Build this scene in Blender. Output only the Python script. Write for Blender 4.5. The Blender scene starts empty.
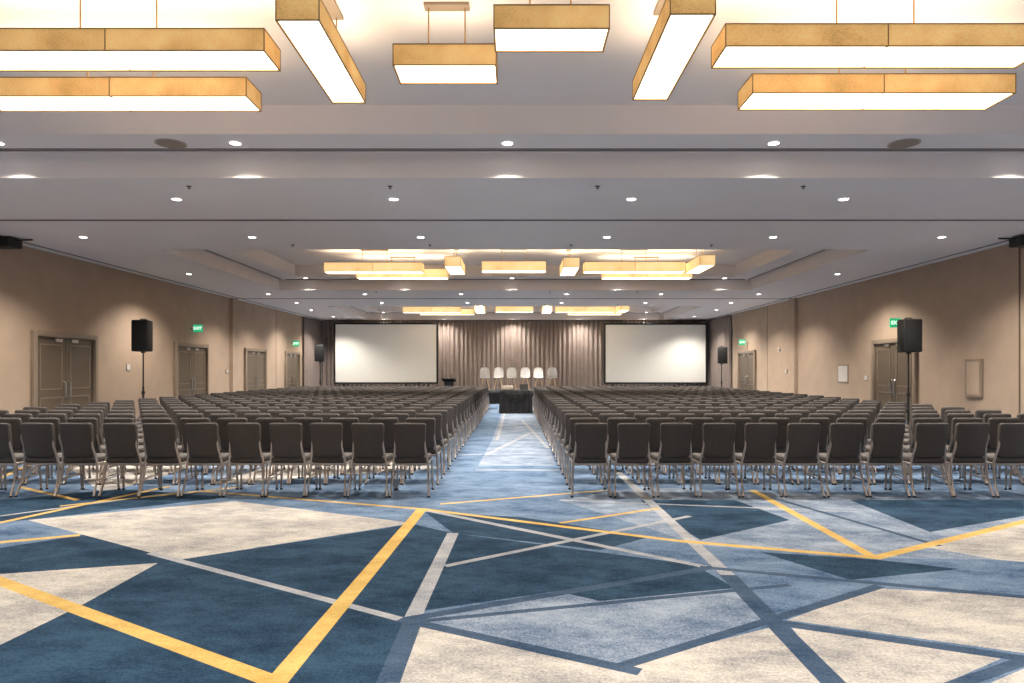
import bpy, bmesh, math, random
from mathutils import Vector, Matrix
from mathutils.geometry import delaunay_2d_cdt
random.seed(7)
scn = bpy.context.scene
COL = scn.collection
XL, XR, YN, YB, HC = -10.6, 10.5, -7.0, 37.2, 4.25
EYE = 1.57

# ------------------------------------------------------------ materials
def nodes(m):
    m.use_nodes = True
    return m.node_tree.nodes, m.node_tree.links, m.node_tree.nodes['Principled BSDF']

def mat(name, c, rough=0.6, metal=0.0, var=0.0, scale=8.0, bump=0.0, bscale=200.0, em=None, es=0.0, spec=None):
    m = bpy.data.materials.new(name)
    n, l, b = nodes(m)
    b.inputs['Roughness'].default_value = rough
    b.inputs['Metallic'].default_value = metal
    if spec is not None: b.inputs['Specular IOR Level'].default_value = spec
    tc = n.new('ShaderNodeTexCoord')
    nz = n.new('ShaderNodeTexNoise'); nz.inputs['Scale'].default_value = scale; nz.inputs['Detail'].default_value = 4
    l.new(tc.outputs['Object'], nz.inputs['Vector'])
    rp = n.new('ShaderNodeMapRange')
    rp.inputs['From Min'].default_value = 0.3; rp.inputs['From Max'].default_value = 0.7
    rp.inputs['To Min'].default_value = 1 - var; rp.inputs['To Max'].default_value = 1 + var
    l.new(nz.outputs['Fac'], rp.inputs['Value'])
    mx = n.new('ShaderNodeVectorMath'); mx.operation = 'SCALE'
    mx.inputs[0].default_value = c
    l.new(rp.outputs['Result'], mx.inputs['Scale'])
    l.new(mx.outputs['Vector'], b.inputs['Base Color'])
    if bump > 0:
        bn = n.new('ShaderNodeTexNoise'); bn.inputs['Scale'].default_value = bscale
        l.new(tc.outputs['Object'], bn.inputs['Vector'])
        bp = n.new('ShaderNodeBump'); bp.inputs['Strength'].default_value = bump; bp.inputs['Distance'].default_value = 0.01
        l.new(bn.outputs['Fac'], bp.inputs['Height']); l.new(bp.outputs['Normal'], b.inputs['Normal'])
    if em:
        b.inputs['Emission Color'].default_value = (*em, 1)
        b.inputs['Emission Strength'].default_value = es
    return m

def carpet(name, c1, c2):
    m = bpy.data.materials.new(name)
    n, l, b = nodes(m)
    b.inputs['Roughness'].default_value = 0.95
    b.inputs['Specular IOR Level'].default_value = 0.1
    tc = n.new('ShaderNodeTexCoord')
    mp = n.new('ShaderNodeMapping'); mp.inputs['Rotation'].default_value = (0, 0, 0.6); mp.inputs['Scale'].default_value = (1, 1.7, 1)
    l.new(tc.outputs['Object'], mp.inputs['Vector'])
    a = n.new('ShaderNodeTexNoise'); a.inputs['Scale'].default_value = 1.5; a.inputs['Detail'].default_value = 14; a.inputs['Roughness'].default_value = 0.80
    l.new(mp.outputs['Vector'], a.inputs['Vector'])
    f = n.new('ShaderNodeTexNoise'); f.inputs['Scale'].default_value = 60; f.inputs['Detail'].default_value = 5; f.inputs['Roughness'].default_value = 0.7
    l.new(tc.outputs['Object'], f.inputs['Vector'])
    ad = n.new('ShaderNodeMath'); ad.operation = 'MULTIPLY_ADD'; ad.inputs[1].default_value = 0.6
    l.new(f.outputs['Fac'], ad.inputs[0]); l.new(a.outputs['Fac'], ad.inputs[2])
    r = n.new('ShaderNodeMapRange'); r.inputs['From Min'].default_value = 0.66; r.inputs['From Max'].default_value = 0.93
    l.new(ad.outputs[0], r.inputs['Value'])
    mx = n.new('ShaderNodeMix'); mx.data_type = 'RGBA'
    mx.inputs[6].default_value = (*c1, 1); mx.inputs[7].default_value = (*c2, 1)
    l.new(r.outputs['Result'], mx.inputs[0]); l.new(mx.outputs[2], b.inputs['Base Color'])
    bp = n.new('ShaderNodeBump'); bp.inputs['Strength'].default_value = 0.6; bp.inputs['Distance'].default_value = 0.012
    l.new(f.outputs['Fac'], bp.inputs['Height']); l.new(bp.outputs['Normal'], b.inputs['Normal'])
    return m

M_wall = mat('wall_taupe', (0.45, 0.335, 0.245), 0.75, var=0.05, scale=2, bump=0.1, bscale=90)
M_ceil = mat('ceiling_paint', (0.83, 0.775, 0.755), 0.85, var=0.015, scale=1.5)
M_dark = mat('track_dark', (0.14, 0.12, 0.12), 0.6, var=0.1)
M_reveal = mat('wall_reveal', (0.14, 0.10, 0.075), 0.8, var=0.05)
M_fab = mat('chair_fabric', (0.062, 0.052, 0.047), 0.8, var=0.2, scale=60, bump=0.4, bscale=250)
M_met = mat('chair_metal', (0.52, 0.44, 0.39), 0.3, 0.9, var=0.08, scale=20)
M_foot = mat('rubber', (0.02, 0.02, 0.02), 0.8, var=0.1)
M_black = mat('black_plastic', (0.010, 0.010, 0.011), 0.5, var=0.1, scale=20)
M_grille = mat('speaker_grille', (0.006, 0.006, 0.007), 0.7, var=0.3, scale=150, bump=0.5)
M_cloth = mat('black_cloth', (0.006, 0.006, 0.007), 0.8, var=0.2, scale=5)
M_curt = mat('curtain_cloth', (0.27, 0.215, 0.19), 0.8, var=0.08, scale=3, bump=0.1)
M_screen = mat('screen_fabric', (0.88, 0.86, 0.80), 0.8, var=0.01)
M_door = mat('door_paint', (0.125, 0.095, 0.065), 0.4, var=0.05, scale=5)
M_frame = mat('door_frame', (0.27, 0.205, 0.15), 0.5, var=0.04)
M_chrome = mat('satin_steel', (0.6, 0.58, 0.55), 0.3, 1.0, var=0.04)
M_white = mat('white_shell', (0.94, 0.93, 0.91), 0.4, var=0.01)
M_wood = mat('beech_wood', (0.60, 0.42, 0.26), 0.5, var=0.15, scale=15)
M_paper = mat('paper', (0.66, 0.62, 0.57), 0.8, var=0.03)
M_grey = mat('grey_plastic', (0.42, 0.36, 0.30), 0.5, var=0.04)
M_base = mat('baseboard_paint', (0.10, 0.08, 0.06), 0.6, var=0.05)
M_stagetop = mat('stage_carpet', (0.05, 0.05, 0.055), 0.9, var=0.1)
M_diff = mat('lamp_diffuser', (0.9, 0.85, 0.75), 0.6, var=0.01, em=(1.0, 0.87, 0.66), es=5.5)
M_up = mat('lamp_uplight', (0.9, 0.8, 0.6), 0.6, var=0.01, em=(1.0, 0.84, 0.62), es=6.0)
M_lens = mat('downlight_lens', (0.9, 0.9, 0.9), 0.5, var=0.01, em=(1.0, 0.95, 0.88), es=12.0)
M_trimw = mat('downlight_trim', (0.75, 0.72, 0.70), 0.5, var=0.02)
M_gold = mat('lamp_frame', (0.34, 0.20, 0.08), 0.5, 0.3, var=0.05)
M_green = mat('exit_green', (0.02, 0.35, 0.15), 0.5, var=0.02, em=(0.03, 0.50, 0.22), es=0.7)
M_exitw = mat('exit_letters', (0.9, 0.95, 0.9), 0.5, var=0.01, em=(0.85, 1.0, 0.88), es=1.3)

# lamp fabric shade (woven, glowing)
def shade(name, es, c1, c2):
    m = bpy.data.materials.new(name)
    n, l, b = nodes(m)
    tc = n.new('ShaderNodeTexCoord')
    w = n.new('ShaderNodeTexNoise'); w.inputs['Scale'].default_value = 90; w.inputs['Detail'].default_value = 5; w.inputs['Roughness'].default_value = .6
    w2 = n.new('ShaderNodeTexNoise'); w2.inputs['Scale'].default_value = 3.0; w2.inputs['Detail'].default_value = 2
    mp = n.new('ShaderNodeMapping'); mp.inputs['Scale'].default_value = (0.5, 0.5, 1.4)
    l.new(tc.outputs['Object'], mp.inputs['Vector']); l.new(mp.outputs['Vector'], w.inputs['Vector']); l.new(tc.outputs['Object'], w2.inputs['Vector'])
    av = n.new('ShaderNodeMath'); av.operation = 'MULTIPLY_ADD'; av.inputs[1].default_value = .8
    l.new(w.outputs['Fac'], av.inputs[0]); l.new(w2.outputs['Fac'], av.inputs[2])
    r = n.new('ShaderNodeMapRange'); r.inputs['From Min'].default_value = .6; r.inputs['From Max'].default_value = 1.2
    l.new(av.outputs[0], r.inputs['Value'])
    mx = n.new('ShaderNodeMix'); mx.data_type = 'RGBA'
    mx.inputs[6].default_value = (*c1, 1); mx.inputs[7].default_value = (*c2, 1)
    l.new(r.outputs['Result'], mx.inputs[0])
    l.new(mx.outputs[2], b.inputs['Base Color']); l.new(mx.outputs[2], b.inputs['Emission Color'])
    b.inputs['Emission Strength'].default_value = es
    b.inputs['Roughness'].default_value = 0.9
    return m
M_shade = shade('lamp_shade_fabric', 0.60, (0.46, 0.25, 0.075), (0.84, 0.52, 0.20))
M_shade2 = shade('lamp_shade_fabric_bright', 1.0, (0.62, 0.40, 0.16), (0.95, 0.68, 0.34))

CP = {
 'blue':  carpet('carpet_blue',  (0.030, 0.068, 0.135), (0.18, 0.245, 0.34)),
 'navy':  carpet('carpet_navy',  (0.005, 0.017, 0.038), (0.034, 0.072, 0.118)),
 'lt':    carpet('carpet_light_blue', (0.06, 0.10, 0.17), (0.31, 0.355, 0.42)),
 'cream': carpet('carpet_cream', (0.20, 0.20, 0.205), (0.55, 0.505, 0.445)),
 'yel':   carpet('carpet_gold',  (0.40, 0.25, 0.065), (0.63, 0.43, 0.15)),
 'grey':  carpet('carpet_grey',  (0.19, 0.21, 0.24), (0.42, 0.41, 0.41)),
 'slate': carpet('carpet_slate', (0.020, 0.042, 0.080), (0.07, 0.105, 0.16)),
}
CN = list(CP.keys())

# ------------------------------------------------------------ mesh helpers
def finish(name, bm, mats, loc=(0, 0, 0), rz=0.0, smooth=False, parent=None):
    bmesh.ops.recalc_face_normals(bm, faces=bm.faces)
    me = bpy.data.meshes.new(name); bm.to_mesh(me); bm.free()
    for m in mats: me.materials.append(m)
    if smooth:
        for p in me.polygons: p.use_smooth = True
        me.set_sharp_from_angle(angle=math.radians(40))
    o = bpy.data.objects.new(name, me); COL.objects.link(o)
    o.location = loc; o.rotation_euler = (0, 0, rz)
    if parent: o.parent = parent
    return o

def inst(name, me, loc, rz=0.0, parent=None):
    o = bpy.data.objects.new(name, me); COL.objects.link(o)
    o.location = loc; o.rotation_euler = (0, 0, rz)
    if parent: o.parent = parent
    return o

def box(bm, c, s, mi=0, bev=0.0, seg=2, rot=None):
    M = Matrix.Translation(c)
    if rot is not None: M = M @ rot
    M = M @ Matrix.Diagonal((s[0], s[1], s[2], 1))
    r = bmesh.ops.create_cube(bm, size=1, matrix=M)
    vs = r['verts']
    fs = list({f for v in vs for f in v.link_faces})
    for f in fs: f.material_index = mi
    if bev > 0:
        es = list({e for v in vs for e in v.link_edges})
        q = bmesh.ops.bevel(bm, geom=es, offset=bev, segments=seg, profile=0.5, affect='EDGES')
        for f in q['faces']: f.material_index = mi
        return list({v for f in q['faces'] for v in f.verts} | {v for v in vs if v.is_valid})
    return vs

def b2(bm, x0, x1, y0, y1, z0, z1, mi=0, bev=0.0):
    return box(bm, ((x0+x1)/2, (y0+y1)/2, (z0+z1)/2), (abs(x1-x0), abs(y1-y0), abs(z1-z0)), mi, bev)

def tube(bm, pts, r, mi=0, seg=8, r2=None):
    pts = [Vector(p) for p in pts]
    rings = []
    for i, p in enumerate(pts):
        if i == 0: d = pts[1] - p
        elif i == len(pts)-1: d = p - pts[-2]
        else: d = (pts[i+1] - pts[i-1])
        d.normalize()
        up = Vector((0, 0, 1)) if abs(d.z) < 0.95 else Vector((1, 0, 0))
        a = d.cross(up).normalized(); c = d.cross(a).normalized()
        rr = r if r2 is None else r + (r2 - r) * i / (len(pts)-1)
        rings.append([bm.verts.new(p + a*math.cos(t*2*math.pi/seg)*rr + c*math.sin(t*2*math.pi/seg)*rr) for t in range(seg)])
    for i in range(len(rings)-1):
        for t in range(seg):
            f = bm.faces.new((rings[i][t], rings[i][(t+1) % seg], rings[i+1][(t+1) % seg], rings[i+1][t])); f.material_index = mi
    for k in (0, -1):
        f = bm.faces.new(rings[k]); f.material_index = mi

def cyl(bm, c, r, h, mi=0, seg=24, r2=None):
    q = bmesh.ops.create_cone(bm, cap_ends=True, segments=seg, radius1=r, radius2=r if r2 is None else r2, depth=h, matrix=Matrix.Translation(c))
    for f in {f for v in q['verts'] for f in v.link_faces}: f.material_index = mi

def quad(bm, pts, mi=0):
    f = bm.faces.new([bm.verts.new(p) for p in pts]); f.material_index = mi
    return f

# ------------------------------------------------------------ floor: inlaid carpet pattern
def F(px, py):      # surveyed pattern corner -> floor metres
    Y = 1072.3 / (py - 370.0)
    return ((px - 515.0) * Y / 683.0, Y)

regions = []
def poly(c, pts): regions.append((c, [F(*p) for p in pts]))
def polyw(c, pts): regions.append((c, pts))
def linew(c, a, b_, w):
    a = Vector(a); b_ = Vector(b_); d = (b_-a).normalized(); nrm = Vector((-d.y, d.x))*w/2
    regions.append((c, [tuple(a+nrm), tuple(b_+nrm), tuple(b_-nrm), tuple(a-nrm)]))
def line(c, a, b_, w): linew(c, F(*a), F(*b_), w)

# generated remainder of the pattern (under the chair blocks, behind the photographer)
def tri_rand(x, y, s, c):
    a = random.uniform(0, 6.28)
    pts = []
    for k in range(3):
        t = a + k*2.09 + random.uniform(-.5, .5)
        rr = s*random.uniform(.7, 1.4)
        pts.append((max(XL+.1, min(XR-.1, x+rr*math.cos(t))), max(YN+.1, min(YB-.1, y+rr*math.sin(t)))))
    polyw(c, pts)
for i in range(46):
    tri_rand(random.uniform(-9.5, 9.5), random.uniform(10.5, 35), random.uniform(1.2, 2.2), random.choice(['navy', 'cream', 'lt', 'lt', 'navy']))
for i in range(10):
    tri_rand(random.uniform(-9, 9), random.uniform(-6, 1.0), random.uniform(1.2, 2.0), random.choice(['navy', 'cream', 'lt']))
for i in range(34):
    x, y = random.uniform(-9, 9), random.uniform(10, 34)
    a = random.uniform(0, 3.14); L = random.uniform(2, 4)
    p = (max(-10.4, min(10.3, x+L*math.cos(a))), min(36.8, max(9.2, y+L*math.sin(a))))
    q = (max(-10.4, min(10.3, x-L*math.cos(a))), min(36.8, max(9.2, y-L*math.sin(a))))
    if (Vector(p)-Vector(q)).length > .5: linew(random.choice(['yel', 'grey', 'slate', 'grey']), p, q, .08)

poly('lt', [(560, 500), (640, 487), (900, 497), (1024, 505), (1024, 560), (880, 558), (700, 545)])
poly('navy', [(0, 548), (95, 533), (178, 560), (400, 618), (412, 620), (385, 683), (380, 720), (-300, 720), (-300, 560)])
poly('navy', [(178, 560), (412, 524), (453, 533), (415, 615), (398, 618)])
poly('navy', [(0, 500), (120, 489), (230, 497), (28, 520), (-60, 524)])
poly('blue', [(200, 487), (430, 492), (560, 500), (425, 508), (300, 500)])
poly('navy', [(453, 533), (705, 566), (640, 579), (415, 612)])
poly('navy', [(425, 512), (520, 517), (650, 537), (600, 550), (453, 533)])
poly('lt', [(415, 615), (640, 580), (735, 590), (780, 622), (620, 664), (413, 622)])
poly('navy', [(560, 592), (700, 568), (735, 588), (600, 601)])
poly('blue', [(705, 545), (880, 560), (1024, 577), (1100, 590), (1100, 600), (870, 586), (735, 583)])
poly('navy', [(760, 552), (880, 560), (960, 569), (850, 580)])
poly('blue', [(735, 585), (870, 586), (787, 621), (775, 622)])
poly('navy', [(640, 500), (735, 500), (790, 520), (700, 540)])
poly('navy', [(850, 500), (1024, 500), (1024, 516), (930, 532)])
poly('cream', [(28, 520), (235, 501), (413, 523), (178, 560)])
poly('cream', [(-120, 580), (0, 574), (158, 563), (80, 606), (0, 645), (-160, 700)])
poly('cream', [(388, 683), (414, 625), (520, 642), (618, 664), (720, 683), (700, 730), (370, 730)])
poly('cream', [(622, 665), (772, 627), (826, 683), (860, 725), (760, 725), (700, 683)])
poly('cream', [(787, 620), (875, 588), (1024, 597), (1100, 602), (1100, 664), (1024, 653)])
poly('cream', [(792, 628), (1005, 657), (945, 683), (880, 710), (836, 683)])
poly('cream', [(925, 547), (1024, 524), (1080, 512), (1080, 566), (1000, 560)])
poly('cream', [(990, 683), (1040, 662), (1100, 690), (1060, 720)])
# aisle
poly('blue', [(460, 490), (480, 462), (500, 402), (538, 402), (560, 462), (580, 490)])
poly('lt', [(478, 466), (492, 440), (502, 412), (536, 412), (556, 466)])
line('grey', (476, 470), (560, 470), .08)
line('grey', (486, 455), (530, 433), .08)
line('grey', (497, 440), (505, 412), .07)
line('grey', (548, 448), (522, 420), .07)
# bands
line('grey', (150, 553), (400, 619), .07)
line('slate', (400, 619), (640, 672), .09)
line('grey', (453, 533), (413, 617), .11)
line('slate', (414, 618), (388, 683), .12)
line('grey', (425, 510), (707, 567), .08)
line('grey', (445, 566), (690, 516), .07)
line('slate', (408, 619), (720, 566), .09)
line('slate', (412, 622), (790, 585), .06)
line('grey', (618, 472), (728, 575), .11)
line('slate', (728, 575), (850, 700), .13)
line('slate', (700, 567), (1100, 604), .08)
line('slate', (780, 623), (1060, 664), .10)
line('slate', (615, 668), (880, 586), .08)
line('slate', (940, 690), (1070, 645), .08)
line('grey', (560, 500), (860, 512), .06)
line('slate', (780, 500), (940, 546), .07)
line('grey', (-30, 520), (180, 492), .06)
line('yel', (60, 506), (240, 487), .07)
line('yel', (-20, 527), (170, 486), .08)
line('yel', (20, 487), (78, 500), .07)
line('yel', (-30, 545), (80, 535), .09)
line('yel', (200, 491), (422, 509), .07)
line('yel', (422, 509), (680, 541), .08)
line('yel', (680, 541), (880, 558), .09)
line('yel', (440, 504), (610, 490), .06)
line('yel', (560, 523), (660, 508), .06)
line('yel', (752, 490), (875, 558), .10)
line('yel', (874, 558), (1080, 508), .10)
line('yel', (422, 509), (258, 704), .12)
line('yel', (-60, 559), (278, 683), .11)

vv, ee = [], []
def addloop(pts):
    s = len(vv)
    for p in pts: vv.append(Vector(p))
    for i in range(len(pts)): ee.append((s+i, s+(i+1) % len(pts)))
addloop([(XL, YN), (XR, YN), (XR, YB), (XL, YB)])
def clampp(p): return (max(XL+.02, min(XR-.02, p[0])), max(YN+.02, min(YB-.02, p[1])))
regions = [(c, [clampp(p) for p in pts]) for c, pts in regions]
for c, pts in regions: addloop(pts)
ov, oe, of, _, _, _ = delaunay_2d_cdt(vv, ee, [], 0, 1e-5)
def inside(p, pts):
    r = False; j = len(pts)-1
    for i in range(len(pts)):
        xi, yi = pts[i]; xj, yj = pts[j]
        if (yi > p[1]) != (yj > p[1]) and p[0] < (xj-xi)*(p[1]-yi)/(yj-yi)+xi: r = not r
        j = i
    return r
me = bpy.data.meshes.new('floor')
me.from_pydata([(v.x, v.y, 0) for v in ov], [], [list(f) for f in of])
for c in CN: me.materials.append(CP[c])
for p in me.polygons:
    cc = p.center; col = 'blue'
    for c, pts in reversed(regions):
        if inside((cc.x, cc.y), pts): col = c; break
    p.material_index = CN.index(col)
bm = bmesh.new(); bm.from_mesh(me); bmesh.ops.recalc_face_normals(bm, faces=bm.faces)
for f in bm.faces:
    if f.normal.z < 0: f.normal_flip()
bm.to_mesh(me); bm.free()
fl = bpy.data.objects.new('floor', me); COL.objects.link(fl)

# ------------------------------------------------------------ walls
def wall(name, x0, x1, y0, y1):
    bm = bmesh.new(); b2(bm, x0, x1, y0, y1, 0, 5.2); return finish(name, bm, [M_wall])
wall('wall_left', XL-.2, XL, YN, YB)
wall('wall_right', XR, XR+.2, YN, YB)
wall('wall_back', XL-.2, XR+.2, YB, YB+.2)
wall('wall_front', XL-.2, XR+.2, YN-.2, YN)
for nm, x0, x1 in (('baseboard_left', XL, XL+.015), ('baseboard_right', XR-.015, XR)):
    bm = bmesh.new(); b2(bm, x0, x1, YN, YB, 0, .12); finish(nm, bm, [M_base])

# ceiling with three nested trays
TX0, TX1 = -7.9, 7.9
trays = [(1.8, 9.53), (15.2, 22.93), (28.6, 36.3)]
H1, H2, IN = 4.60, 4.97, 0.76
bm = bmesh.new()
def cq(x0, x1, y0, y1, z): quad(bm, [(x0, y0, z), (x1, y0, z), (x1, y1, z), (x0, y1, z)])
cq(XL, TX0, YN, YB, HC); cq(TX1, XR, YN, YB, HC)
ys = [YN] + [v for t in trays for v in t] + [YB]
for i in range(0, len(ys), 2): cq(TX0, TX1, ys[i], ys[i+1], HC)
def ringv(x0, x1, y0, y1, z0, z1):
    for a, c in (((x0, y0), (x1, y0)), ((x1, y0), (x1, y1)), ((x1, y1), (x0, y1)), ((x0, y1), (x0, y0))):
        quad(bm, [(*a, z0), (*c, z0), (*c, z1), (*a, z1)])
for y0, y1 in trays:
    ringv(TX0, TX1, y0, y1, HC, H1)
    a0, a1, c0, c1 = TX0+IN, TX1-IN, y0+IN, y1-IN
    cq(TX0, TX1, y0, c0, H1); cq(TX0, TX1, c1, y1, H1); cq(TX0, a0, c0, c1, H1); cq(a1, TX1, c0, c1, H1)
    ringv(a0, a1, c0, c1, H1, H2)
    cq(a0, a1, c0, c1, H2)
finish('ceiling', bm, [M_ceil])

# partition tracks, slots
tn = 1
def trim(x0, x1, y0, y1, z, m=M_dark, h=.012):
    global tn
    bm = bmesh.new(); b2(bm, x0, x1, y0, y1, z-h, z); finish('trim_%d' % tn, bm, [m]); tn += 1
for y in (12.2, 25.6):
    trim(XL+.01, XR-.01, y-.035, y+.035, HC)
for y0, y1 in trays:
    for o in (.10, .17):
        trim(TX0+.25, TX1-.25, y1-o-.02, y1-o, H1); trim(TX0+.25, TX1-.25, y0+o, y0+o+.02, H1)
    trim(TX0+.1, TX0+.13, y0+.25, y1-.25, H1); trim(TX1-.13, TX1-.1, y0+.25, y1-.25, H1)
for x in (XL+.30, XR-.34):
    trim(x, x+.04, YN+.1, 36, HC)
# wall pilasters at partition lines and wall reveals
for y in (12.2, 25.6):
    for nm, x0, x1 in (('l', XL, XL+.12), ('r', XR-.12, XR)):
        bm = bmesh.new(); b2(bm, x0, x1, y-.22, y+.22, 0, HC-.001)
        finish('trim_%d' % tn, bm, [M_wall]); tn += 1
for x0, x1, yy in ((XL, XL+.006, 30.3), (XR-.02, XR, 14.2), (XR-.006, XR, 28.4)):
    bm = bmesh.new(); b2(bm, x0, x1, yy-.012, yy+.012, .12, HC-.02); finish('trim_%d' % tn, bm, [M_reveal]); tn += 1

# ------------------------------------------------------------ doors
dn = 1
def door(side, y0, y1, h=2.44):
    global dn
    s = 1 if side == 'L' else -1
    x = XL if side == 'L' else XR
    bm = bmesh.new(); fw = .12
    def bb(d0, d1, a, b_, z0, z1, mi, bev=0): b2(bm, min(x+s*d0, x+s*d1), max(x+s*d0, x+s*d1), a, b_, z0, z1, mi, bev)
    e = .002
    bb(e, .09, y0, y0+fw, 0.001, h, 0, .01); bb(e, .09, y1-fw, y1, 0.001, h, 0, .01); bb(e, .09, y0+fw, y1-fw, h-fw, h, 0, .01)
    ym = (y0+y1)/2
    for a, b_ in ((y0+fw, ym-.006), (ym+.006, y1-fw)):
        bb(e, .022, a, b_, .01, h-fw, 1)
        for z0, z1 in ((.2, .95), (1.12, h-fw-.16)):
            for q in ((a+.14, a+.165, z0, z1), (b_-.165, b_-.14, z0, z1), (a+.14, b_-.14, z0, z0+.025), (a+.14, b_-.14, z1-.025, z1)):
                bb(.022, .036, q[0], q[1], q[2], q[3], 0)
        bb(.022, .03, a+.02, b_-.02, .02, .2, 2)
    for o in (-.09, .09):
        tube(bm, [(x+s*.022, ym+o, .92), (x+s*.075, ym+o, .94), (x+s*.08, ym+o, 1.1), (x+s*.075, ym+o, 1.28), (x+s*.022, ym+o, 1.30)], .018, 2)
        bb(.022, .06, ym+o*3.2-.12, ym+o*3.2+.12, h-fw-.1, h-fw-.03, 2)
    finish('door_%d' % dn, bm, [M_frame, M_door, M_chrome], smooth=True); dn += 1
door('L', 14.93, 17.24); door('L', 21.2, 23.5); door('L', 26.7, 29.0); door('L', 31.4, 33.5)
door('R', 17.8, 20.0); door('R', 29.7, 32.0)

# exit signs (blade mounted, facing down the room)
def exit_sign(side, y, z):
    s = 1 if side == 'L' else -1
    x = XL if side == 'L' else XR
    par = bpy.data.objects.new('exit_sign', None); COL.objects.link(par); par.location = (x + s*.25, y, z)
    bm = bmesh.new(); box(bm, (0, 0, 0), (.30, .05, .25), 0, .008); finish('housing', bm, [M_green], parent=par)
    bm = bmesh.new(); box(bm, (-s*.20, 0, 0), (.094, .03, .06), 0); finish('bracket', bm, [M_grey], parent=par)
    cu = bpy.data.curves.new('exit_text', 'FONT'); cu.body = 'EXIT'; cu.size = .13; cu.align_x = 'CENTER'; cu.align_y = 'CENTER'
    cu.extrude = .003; cu.offset = .002
    cu.materials.append(M_exitw)
    t = bpy.data.objects.new('exit_text', cu); COL.objects.link(t); t.parent = par
    t.location = (0, -.03, 0); t.rotation_euler = (math.pi/2, 0, 0)
exit_sign('L', 22.3, 2.93); exit_sign('L', 32.3, 2.82); exit_sign('R', 18.4, 2.84); exit_sign('R', 30.8, 2.82)

# wall devices
def wallbox(name, side, y0, y1, z0, z1, d, m, m2=None, inner=.0):
    s = 1 if side == 'L' else -1
    x = XL if side == 'L' else XR
    x += s*.002
    bm = bmesh.new()
    b2(bm, min(x, x+s*d), max(x, x+s*d), y0, y1, z0, z1, 0, min(.008, d*.4))
    if m2:
        b2(bm, min(x+s*d, x+s*(d+.004)), max(x+s*d, x+s*(d+.004)), y0+inner, y1-inner, z0+inner, z1-inner, 1)
    finish(name, bm, [m] + ([m2] if m2 else []))
wallbox('electrical_panel', 'R', 15.30, 15.85, .95, 1.82, .06, M_frame, M_wall, .06)
wallbox('notice_sheet', 'R', 21.5, 22.2, 1.15, 1.75, .01, M_frame, M_paper, .05)
wallbox('light_switch', 'R', 20.3, 20.5, 1.25, 1.42, .02, M_grey, M_paper, .03)
wallbox('light_switch', 'L', 18.6, 18.8, 1.55, 1.75, .02, M_grey, M_paper, .03)
wallbox('thermostat', 'L', 25.0, 25.2, 1.45, 1.6, .03, M_grey, M_paper, .03)
wallbox('fire_alarm_strobe', 'R', 27.0, 27.2, 2.3, 2.45, .05, M_paper, M_grey, .03)
wallbox('thermostat', 'R', 26.3, 26.5, 1.45, 1.6, .03, M_grey, M_paper, .03)

# ------------------------------------------------------------ curtain
def curtain(name, pts, z0, z1, amp=.07, wl=.24):
    bm = bmesh.new()
    cols = []
    d = 0
    for i in range(len(pts)-1):
        a = Vector(pts[i]); b_ = Vector(pts[i+1]); L = (b_-a).length; t = (b_-a)/L; nn = Vector((-t.y, t.x))
        N = int(L/.03)
        for k in range(N + 1):
            s = L*k/N
            ph = (d+s)/wl*2*math.pi + .8*math.sin((d+s)*1.7)
            o = amp*math.sin(ph)*(0.75+.25*math.sin((d+s)*.9)) + .02*math.sin(ph*2.3)
            cols.append((a+t*s+nn*o))
        d += L
    rows = [z0, z0+.8, (z0+z1)/2, z1-.5, z1]
    g = [[bm.verts.new((p.x, p.y, z)) for z in rows] for p in cols]
    for i in range(len(g)-1):
        for j in range(len(rows)-1):
            bm.faces.new((g[i][j], g[i+1][j], g[i+1][j+1], g[i][j+1]))
    return finish(name, bm, [M_curt], smooth=False)
c = curtain('stage_curtain', [(XL+.11, 34.0), (XL+.13, 36.65), (XR-.13, 36.65), (XR-.11, 33.0)], 0.02, HC-.05)
for p in c.data.polygons: p.use_smooth = True
bm = bmesh.new(); b2(bm, XL+.3, XR-.3, 36.60, 36.70, HC-.04, HC-.001); finish('curtain_track', bm, [M_dark])

# ------------------------------------------------------------ projection screens
def pscreen(x0, x1, z0, z1, y):
    bm = bmesh.new(); f = .09
    b2(bm, x0+f, x1-f, y, y+.02, z0+f, z1-f, 0)
    b2(bm, x0, x0+f, y-.03, y+.05, z0, z1, 1, .01); b2(bm, x1-f, x1, y-.03, y+.05, z0, z1, 1, .01)
    b2(bm, x0+f, x1-f, y-.03, y+.05, z0, z0+f, 1, .01); b2(bm, x0+f, x1-f, y-.03, y+.05, z1-f, z1, 1, .01)
    for x in (x0+.5, x1-.5):
        b2(bm, x-.03, x+.03, y+.05, y+.11, 0, z1-.2, 1)
        tube(bm, [(x, y-.45, .03), (x, y+.5, .03)], .03, 1)
        tube(bm, [(x, y+.1, 1.6), (x, y+.48, .05)], .02, 1)
    finish('projection_screen', bm, [M_screen, M_black])
pscreen(-9.50, -4.03, .84, 4.05, 35.8)
pscreen(4.66, 10.08, .84, 4.03, 35.8)

# ------------------------------------------------------------ stage
SX0, SX1, SY0, SY1, SH = -3.8, 3.0, 31.6, 35.2, .60
bm = bmesh.new()
b2(bm, SX0, SX1, SY0, SY1, SH-.1, SH, 0)
N = 240; prev = None
for k in range(N+1):
    x = SX0+.02 + (SX1-SX0-.04)*k/N; y = SY0+.03+.03*math.sin(k*.9)
    cur = (bm.verts.new((x, y, .01)), bm.verts.new((x, y, SH-.1)))
    if prev:
        f = bm.faces.new((prev[0], cur[0], cur[1], prev[1])); f.material_index = 1
    prev = cur
b2(bm, SX0+.02, SX0+.05, SY0+.1, SY1, .0, SH-.1, 1); b2(bm, SX1-.05, SX1-.02, SY0+.1, SY1, 0, SH-.1, 1)
finish('stage_platform', bm, [M_stagetop, M_cloth])

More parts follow.
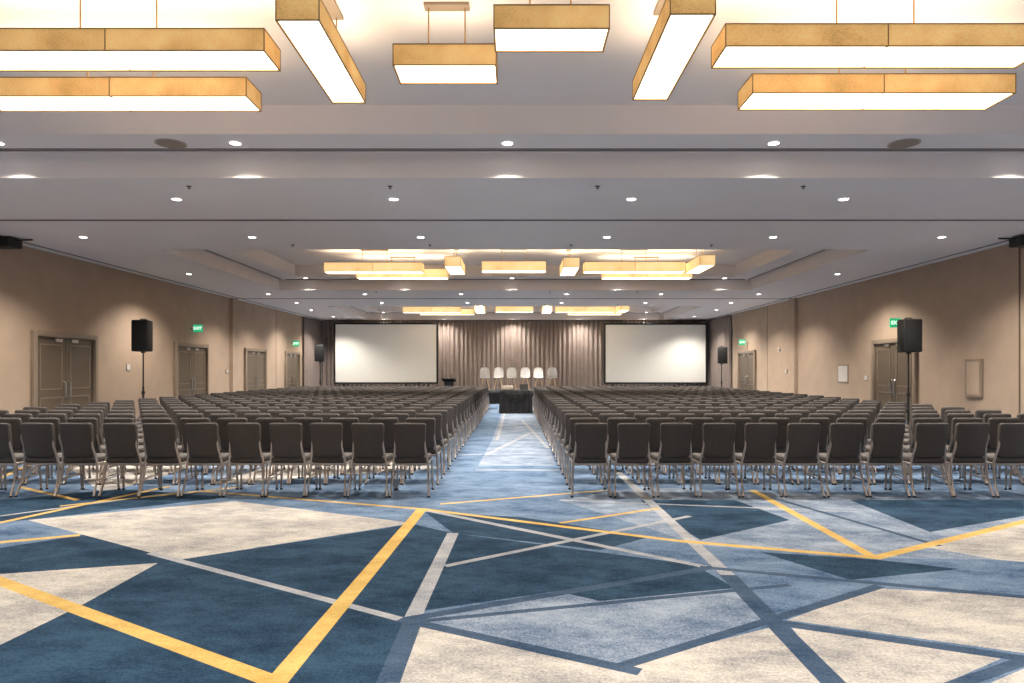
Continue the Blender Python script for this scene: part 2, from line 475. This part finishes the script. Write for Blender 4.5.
# stage chairs: moulded white shell, tall splayed wooden legs
def shell_chair_mesh():
    bm = bmesh.new()
    prof = [(-.25, .585, .20), (-.22, .60, .23), (-.12, .575, .245), (.0, .57, .245), (.12, .585, .24), (.19, .64, .235), (.225, .75, .235), (.25, .90, .225), (.27, 1.03, .19), (.275, 1.09, .11)]
    g = []
    for (y, z, w) in prof:
        row = []
        for k in range(9):
            u = -1 + 2*k/8
            lift = .05*abs(u)**2.5
            if z > .62: row.append((u*w, y - lift*1.2, z))
            else: row.append((u*w, y, z+lift))
        g.append([bm.verts.new(p) for p in row])
    for i in range(len(g)-1):
        for k in range(8): bm.faces.new((g[i][k], g[i][k+1], g[i+1][k+1], g[i+1][k]))
    gm = bm.faces[:]
    bmesh.ops.solidify(bm, geom=gm, thickness=.014)
    for sx in (-1, 1):
        for sy in (-1, 1):
            tube(bm, [(sx*.09, sy*.09, .57), (sx*.2, sy*.2, 0.006)], .022, 1, r2=.015)
    for sy in (-1, 1): tube(bm, [(-.15, sy*.15, .25), (.15, sy*.15, .25)], .007, 2)
    for sx in (-1, 1): tube(bm, [(sx*.15, -.15, .25), (sx*.15, .15, .25)], .007, 2)
    box(bm, (0, 0, .562), (.24, .24, .02), 2)
    me = bpy.data.meshes.new('shell_chair'); bmesh.ops.recalc_face_normals(bm, faces=bm.faces); bm.to_mesh(me); bm.free()
    for m in (M_white, M_wood, M_black): me.materials.append(m)
    for p in me.polygons: p.use_smooth = True
    me.set_sharp_from_angle(angle=math.radians(45))
    return me
sm = shell_chair_mesh()
for k in range(6):
    x = (485 + 13.4*k - 515)/683*32.6
    inst('shell_chair', sm, (x, 32.6, SH+.002), [.1, -.05, .04, -.06, .05, -.12][k])

# lectern beside the stage
bm = bmesh.new()
box(bm, (0, 0, .015), (.55, .45, .03), 0, .01); box(bm, (0, .02, .55), (.40, .30, 1.06), 0, .015)
box(bm, (0, -.02, 1.12), (.62, .5, .04), 0, .01, rot=Matrix.Rotation(math.radians(-14), 4, 'X'))
box(bm, (0, -.14, .55), (.30, .02, .7), 1, .005)
tube(bm, [(0.1, .15, 1.12), (0.1, .12, 1.35), (0.1, .02, 1.42)], .008, 1)
finish('lectern', bm, [M_cloth, M_black], loc=(-3.0, 31.0, 0))

# ------------------------------------------------------------ draped table in aisle
def draped_table(loc):
    par = bpy.data.objects.new('draped_table', None); COL.objects.link(par); par.location = loc
    w, d, h = 1.12, .6, .84
    bm = bmesh.new()
    loops = []
    N = 120
    P = 2*(w+d)
    def per(s, off):
        hw, hd = w/2+off, d/2+off
        s = s % 1.0 * P
        if s < w: return (-hw + s/w*2*hw, -hd)
        s -= w
        if s < d: return (hw, -hd + s/d*2*hd)
        s -= d
        if s < w: return (hw - s/w*2*hw, hd)
        s -= w
        return (-hw, hd - s/d*2*hd)
    for j, z in enumerate((h, h-.02, h*.66, h*.33, .01)):
        row = []
        for k in range(N):
            t = k/N; f = j/4
            off = .0 if j == 0 else .008 + .02*f + f*.028*math.sin(k*2*math.pi/7.5)
            x, y = per(t, off); row.append(bm.verts.new((x, y, z)))
        loops.append(row)
    bm.faces.new(loops[0])
    for a, b_ in zip(loops, loops[1:]):
        for k in range(N): bm.faces.new((a[k], a[(k+1) % N], b_[(k+1) % N], b_[k]))
    for q in range(3):
        pts = []
        for k in range(13):
            u = k/12; pts.append((-w/2+.04+u*(w-.08), -d/2-.045, h-.05 - (.12+.1*q)*math.sin(math.pi*u)))
        tube(bm, pts, .014, 0, 6)
    finish('tablecloth', bm, [M_cloth], smooth=True, parent=par)
    return par
draped_table((.03, 24.9, 0))
bm = bmesh.new()
box(bm, (0, 0, .09), (.42, .34, .13), 0, .02)
tube(bm, [(.1, .16, .1), (.1, .21, .1)], .045, 1, 16)
for sx in (-.16, .16):
    for sy in (-.12, .12): cyl(bm, (sx, sy, .014), .015, .028, 1, 10)
finish('projector', bm, [M_grey, M_black], loc=(-.28, 24.9, .841))
bm = bmesh.new(); box(bm, (0, 0, .006), (.3, .21, .012), 0, .003); box(bm, (0, .135, .11), (.3, .01, .2), 0, .003, rot=Matrix.Rotation(math.radians(-12), 4, 'X'))
finish('laptop', bm, [M_black], loc=(.33, 24.85, .841))

# ------------------------------------------------------------ PA speakers on stands
def pa(x, y, top, hh=.76, w=.44, facing=0):
    par = bpy.data.objects.new('pa_speaker', None); COL.objects.link(par); par.location = (x, y, 0); par.rotation_euler = (0, 0, facing)
    bm = bmesh.new()
    vs = box(bm, (0, 0, top-hh/2), (w, .40, hh), 0, .03)
    for v in vs:
        if v.co.y > 0: v.co.x *= .72
    vs = box(bm, (0, -.205, top-hh/2), (w-.06, .015, hh-.06), 1, .006)
    tube(bm, [(-.1, 0, top+.0), (-.06, 0, top+.03), (.06, 0, top+.03), (.1, 0, top)], .012, 0)
    finish('cabinet', bm, [M_black, M_grille], parent=par, smooth=True)
    bm = bmesh.new()
    tube(bm, [(0, 0, top-hh), (0, 0, .95)], .0175, 0, 12); tube(bm, [(0, 0, 1.15), (0, 0, .22)], .024, 0, 12)
    cyl(bm, (0, 0, 1.0), .04, .08); cyl(bm, (0, 0, .62), .045, .07); cyl(bm, (0, 0, top-hh-.02), .05, .04)
    for k in range(3):
        a = k*2.094+.5; c_, s_ = math.cos(a), math.sin(a)
        tube(bm, [(c_*.03, s_*.03, .62), (c_*.4, s_*.4, .02)], .013, 0)
        tube(bm, [(c_*.02, s_*.02, .25), (c_*.24, s_*.24, .30)], .009, 0)
    finish('tripod_stand', bm, [M_black], parent=par)
pa(-9.28, 17.05, 2.81, hh=.78, w=.40); pa(9.1, 15.8, 2.74, w=.44)
pa(-8.95, 31.4, 2.72, w=.44); pa(9.5, 31.4, 2.62, w=.44)

# ceiling-mounted projectors beside the side walls
def cproj(x, y, z, s):
    bm = bmesh.new()
    box(bm, (0, 0, 0), (.46, .36, .20), 0, .03)
    tube(bm, [(0, 0, .08), (0, 0, HC-z-.015)], .022, 0, 10)
    tube(bm, [(.0, .17, 0), (.0, .23, 0)], .06, 1, 16)
    tube(bm, [(-s*.1, 0, .05), (-s*.55, 0, .06)], .018, 0, 8)
    box(bm, (0, 0, .1), (.2, .2, .03), 0)
    finish('ceiling_projector', bm, [M_black, M_grille], loc=(x, y, z))
cproj(-10.30, 13.8, 4.14, -1); cproj(10.18, 13.6, 4.13, 1)

# ------------------------------------------------------------ banquet chairs
def chair_mesh():
    bm = bmesh.new()
    vs = box(bm, (0, .02, .445), (.455, .46, .075), 0, .028, 3)
    for v in vs:
        if v.co.z > .45: v.co.z += .012*(1-(v.co.x/.23)**2)
        v.co.x *= 1.0 - .10*max(0, (-v.co.y+.0))/.2
    box(bm, (0, .02, .395), (.42, .42, .025), 1, .006, 1)
    W, Hh = .405, .44
    pts = []
    R = .036
    for cx, cz, a0 in ((W/2-R, Hh-R, 0), (-W/2+R, Hh-R, 90), (-W/2+R, R, 180), (W/2-R, R, 270)):
        for k in range(5):
            a = math.radians(a0+22.5*k); pts.append((cx+R*math.cos(a), cz+R*math.sin(a)))
    def place(x, z, t):
        k = .88 + .12*min(1, z/Hh*1.2)
        xx = x*k
        y = -.195 - .085*(z/Hh) - .02*math.cos(xx/.22*1.3) + t
        return (xx, y, .475+z)
    layers = []
    for sc, t in ((.93, -.018), (.985, -.010), (1, .0), (1, .028), (.985, .038), (.93, .046)):
        layers.append([bm.verts.new(place(x*sc, Hh/2+(z-Hh/2)*sc, t)) for x, z in pts])
    for a, b_ in zip(layers, layers[1:]):
        for k in range(len(a)): bm.faces.new((a[k], a[(k+1) % len(a)], b_[(k+1) % len(a)], b_[k]))
    for L_ in (layers[0], layers[-1]):
        bmesh.ops.triangle_fill(bm, use_beauty=True, edges=[e for e in {e for v in L_ for e in v.link_edges} if e.verts[0] in L_ and e.verts[1] in L_])
    for s in (-1, 1):
        tube(bm, [(s*.170, -.262, .80), (s*.183, -.235, .62), (s*.205, -.195, .47), (s*.215, -.185, .40), (s*.222, -.205, .26), (s*.230, -.245, .12), (s*.238, -.300, .012)], .014, 1)
        tube(bm, [(s*.215, -.185, .40), (s*.218, .0, .405), (s*.218, .19, .405), (s*.222, .225, .36), (s*.228, .235, .2), (s*.232, .245, .012)], .0135, 1)
        tube(bm, [(s*.226, -.225, .20), (s*.226, .233, .22)], .007, 1, 6)
        cyl(bm, (s*.238, -.302, .010), .017, .02, 2, 10); cyl(bm, (s*.232, .245, .010), .017, .02, 2, 10)
    tube(bm, [(-.218, .19, .39), (.218, .19, .39)], .010, 1)
    tube(bm, [(-.218, -.18, .385), (.218, -.18, .385)], .010, 1)
    bmesh.ops.recalc_face_normals(bm, faces=bm.faces)
    me = bpy.data.meshes.new('banquet_chair'); bm.to_mesh(me); bm.free()
    for m in (M_fab, M_met, M_foot): me.materials.append(m)
    for p in me.polygons: p.use_smooth = True
    me.set_sharp_from_angle(angle=math.radians(50))
    return me
cm = chair_mesh()
ROW0, RP, NR = 8.72, .92, 22
for r_ in range(NR):
    y = ROW0 + RP*r_
    for i in range(15):
        inst('banquet_chair', cm, (-1.30-.515*i+random.uniform(-.008, .008), y+random.uniform(-.02, .02), 0), random.uniform(-.03, .03))
    for i in range(14):
        inst('banquet_chair', cm, (.95+.525*i+random.uniform(-.008, .008), y+random.uniform(-.02, .02), 0), random.uniform(-.03, .03))

# ------------------------------------------------------------ pendant lamps
LB, LH = 4.32, .19
def pendant(x0, x1, y0, y1, zoff=0, LH=.19, ms=M_shade):
    w, d = x1-x0, y1-y0
    bm = bmesh.new(); z0, z1 = 0, LH; t = .012
    for a in ((-w/2, w/2, -d/2, -d/2+t), (-w/2, w/2, d/2-t, d/2), (-w/2, -w/2+t, -d/2+t, d/2-t), (w/2-t, w/2, -d/2+t, d/2-t)):
        b2(bm, a[0], a[1], a[2], a[3], z0, z1, 0)
    b2(bm, -w/2+t, w/2-t, -d/2+t, d/2-t, .006, .012, 1)
    b2(bm, -w/2+t, w/2-t, -d/2+t, d/2-t, z1-.03, z1-.024, 2)
    e = .006
    for z in (z0, z1):
        for s in (-1, 1):
            box(bm, (0, s*d/2, z), (w+e, e*1.6, e*1.6), 3); box(bm, (s*w/2, 0, z), (e*1.6, d+e, e*1.6), 3)
    for sx in (-1, 1):
        for sy in (-1, 1): box(bm, (sx*w/2, sy*d/2, LH/2), (e*1.5, e*1.5, LH), 3)
    if max(w, d) > 2.5:
        if w > d:
            box(bm, (0, 0, LH/2), (.010, d+.008, LH), 3)
    ztop = H2 - (LB+zoff)
    along_x = w > d
    m_ = max(w, d); q = .17 if m_ < 1.3 else .34
    for s in (-1, 1):
        px, py = (s*q, 0) if along_x else (0, s*q)
        tube(bm, [(px, py, z1-.03), (px, py, ztop-.03)], .007, 3, 8)
    if along_x: box(bm, (0, 0, ztop-.016), (2*q+.08, .12, .03), 4, .004)
    else: box(bm, (0, 0, ztop-.016), (.12, 2*q+.08, .03), 4, .004)
    finish('pendant_light', bm, [ms, M_diff, M_up, M_gold, M_frame], loc=((x0+x1)/2, (y0+y1)/2, LB+zoff))
near = [(-1.10, -.17, 6.16, 6.56), (-.17, .76, 5.50, 5.90),
        (-1.88, -1.54, 5.37, 7.03), (1.20, 1.55, 5.28, 6.95),
        (-4.90, -2.16, 5.88, 6.28), (-5.45, -2.70, 6.86, 7.26),
        (1.79, 4.55, 5.80, 6.22), (2.36, 4.97, 6.78, 7.22)]
for c_ in near: pendant(*c_)
far = [(-.92, .86, 18.9, 19.35), (-1.87, -1.44, 18.1, 19.7), (1.30, 1.73, 18.3, 19.9),
       (-5.35, -2.6, 19.1, 19.55), (-4.72, -2.02, 20.3, 20.75),
       (1.94, 4.75, 19.0, 19.45), (2.62, 5.28, 20.3, 20.75), (4.85, 5.25, 17.9, 19.5)]
for k in range(2):
    for (x0, x1, y0, y1) in far: pendant(x0, x1, y0+13.4*k, y1+13.4*k, LH=.26, ms=M_shade2)

# ------------------------------------------------------------ downlights
bm = bmesh.new()
q = bmesh.ops.create_circle(bm, segments=28, radius=.085, cap_ends=False); r1 = q['verts']
q = bmesh.ops.create_circle(bm, segments=28, radius=.068, cap_ends=False); r2_ = q['verts']
for v in r1: v.co.z = -.001
for v in r2_: v.co.z = -.010
for k in range(28):
    f = bm.faces.new((r1[k], r1[(k+1) % 28], r2_[(k+1) % 28], r2_[k])); f.material_index = 0
f = bm.faces.new([v for v in r2_]); f.material_index = 1
for f in bm.faces:
    f.normal_update()
    if f.normal.z > 0: f.normal_flip()
dme = bpy.data.meshes.new('downlight'); bm.to_mesh(dme); bm.free()
dme.materials.append(M_trimw); dme.materials.append(M_lens)
def spot(name, e, sz):
    sl = bpy.data.lights.new(name, 'SPOT'); sl.energy = e; sl.spot_size = math.radians(sz); sl.spot_blend = .75
    sl.color = (1.0, .925, .83); sl.shadow_soft_size = .07
    return sl
S_main, S_tray, S_stage_fill = spot('lamp_main', 720, 130), spot('lamp_tray', 640, 118), spot('lamp_stage_fill', 560, 140)
def down(x, y, z, sl=None):
    o = inst('downlight', dme, (x, y, z))
    li = bpy.data.objects.new('lamp', sl or S_main); COL.objects.link(li); li.parent = o; li.location = (0, 0, -.03)
for y in (-3.5, .3, 10.7, 13.76, 24.1, 27.2):  # first two rows, behind and over the camera, are added unseen fill
    for x in ((-8.7, -5.3, -1.9, 1.85, 5.2, 8.6) if y not in (10.7, 24.1) else (-8.7, -5.3, -1.9, 1.82, 5.15, 8.6)): down(x, y, HC)
for y in (2.6, 6.0, 19.06, 30.5, 34.2):  # second pair is out of view, added to brighten the near floor corners
    for x in (-9.1, 9.0): down(x, y, HC)
for x in (-6.3, -1.4, 1.2, 6.2): down(x, 31.2, H2, S_stage_fill)  # added downlights, put in to brighten the stage chairs and screens
for y0, y1 in trays:
    for x in (-6.9, -3.73, -.1, 3.45, 6.9):
        down(x, y1-.42, H1, S_tray); down(x, y0+.42, H1, S_tray)

# round flush ceiling speakers and sprinklers
bm = bmesh.new(); cyl(bm, (0, 0, -.006), .20, .008, 0, 32); cyl(bm, (0, 0, -.011), .175, .004, 1, 32)
csm = bpy.data.meshes.new('ceiling_speaker'); bm.to_mesh(csm); bm.free(); csm.materials.append(M_grey); csm.materials.append(M_frame)
for y0, y1 in trays:
    for x in (-4.6, 5.2): inst('ceiling_speaker', csm, (x, y1-.40, H1))
bm = bmesh.new(); cyl(bm, (0, 0, -.006), .035, .008, 0, 16); cyl(bm, (0, 0, -.023), .008, .03, 0, 8); cyl(bm, (0, 0, -.040), .02, .004, 0, 12)
spm = bpy.data.meshes.new('sprinkler_head'); bm.to_mesh(spm); bm.free(); spm.materials.append(M_reveal)
for y in (9.95, 14.6, 23.4, 27.9):
    for x in (-4.75, -1.82, 1.2, 4.2): inst('sprinkler_head', spm, (x, y, HC))

# ------------------------------------------------------------ camera, world
cam = bpy.data.cameras.new('camera'); co = bpy.data.objects.new('camera', cam); COL.objects.link(co)
co.location = (0, 0, EYE); co.rotation_euler = (math.pi/2, 0, 0)
cam.lens = 24.01; cam.sensor_width = 36; cam.shift_x = -3/1024; cam.shift_y = 28.5/1024
cam.clip_end = 200
scn.camera = co
w = bpy.data.worlds.new('world'); scn.world = w; w.use_nodes = True
w.node_tree.nodes['Background'].inputs[0].default_value = (.5, .5, .55, 1)
w.node_tree.nodes['Background'].inputs[1].default_value = .2
scn.view_settings.view_transform = 'Standard'
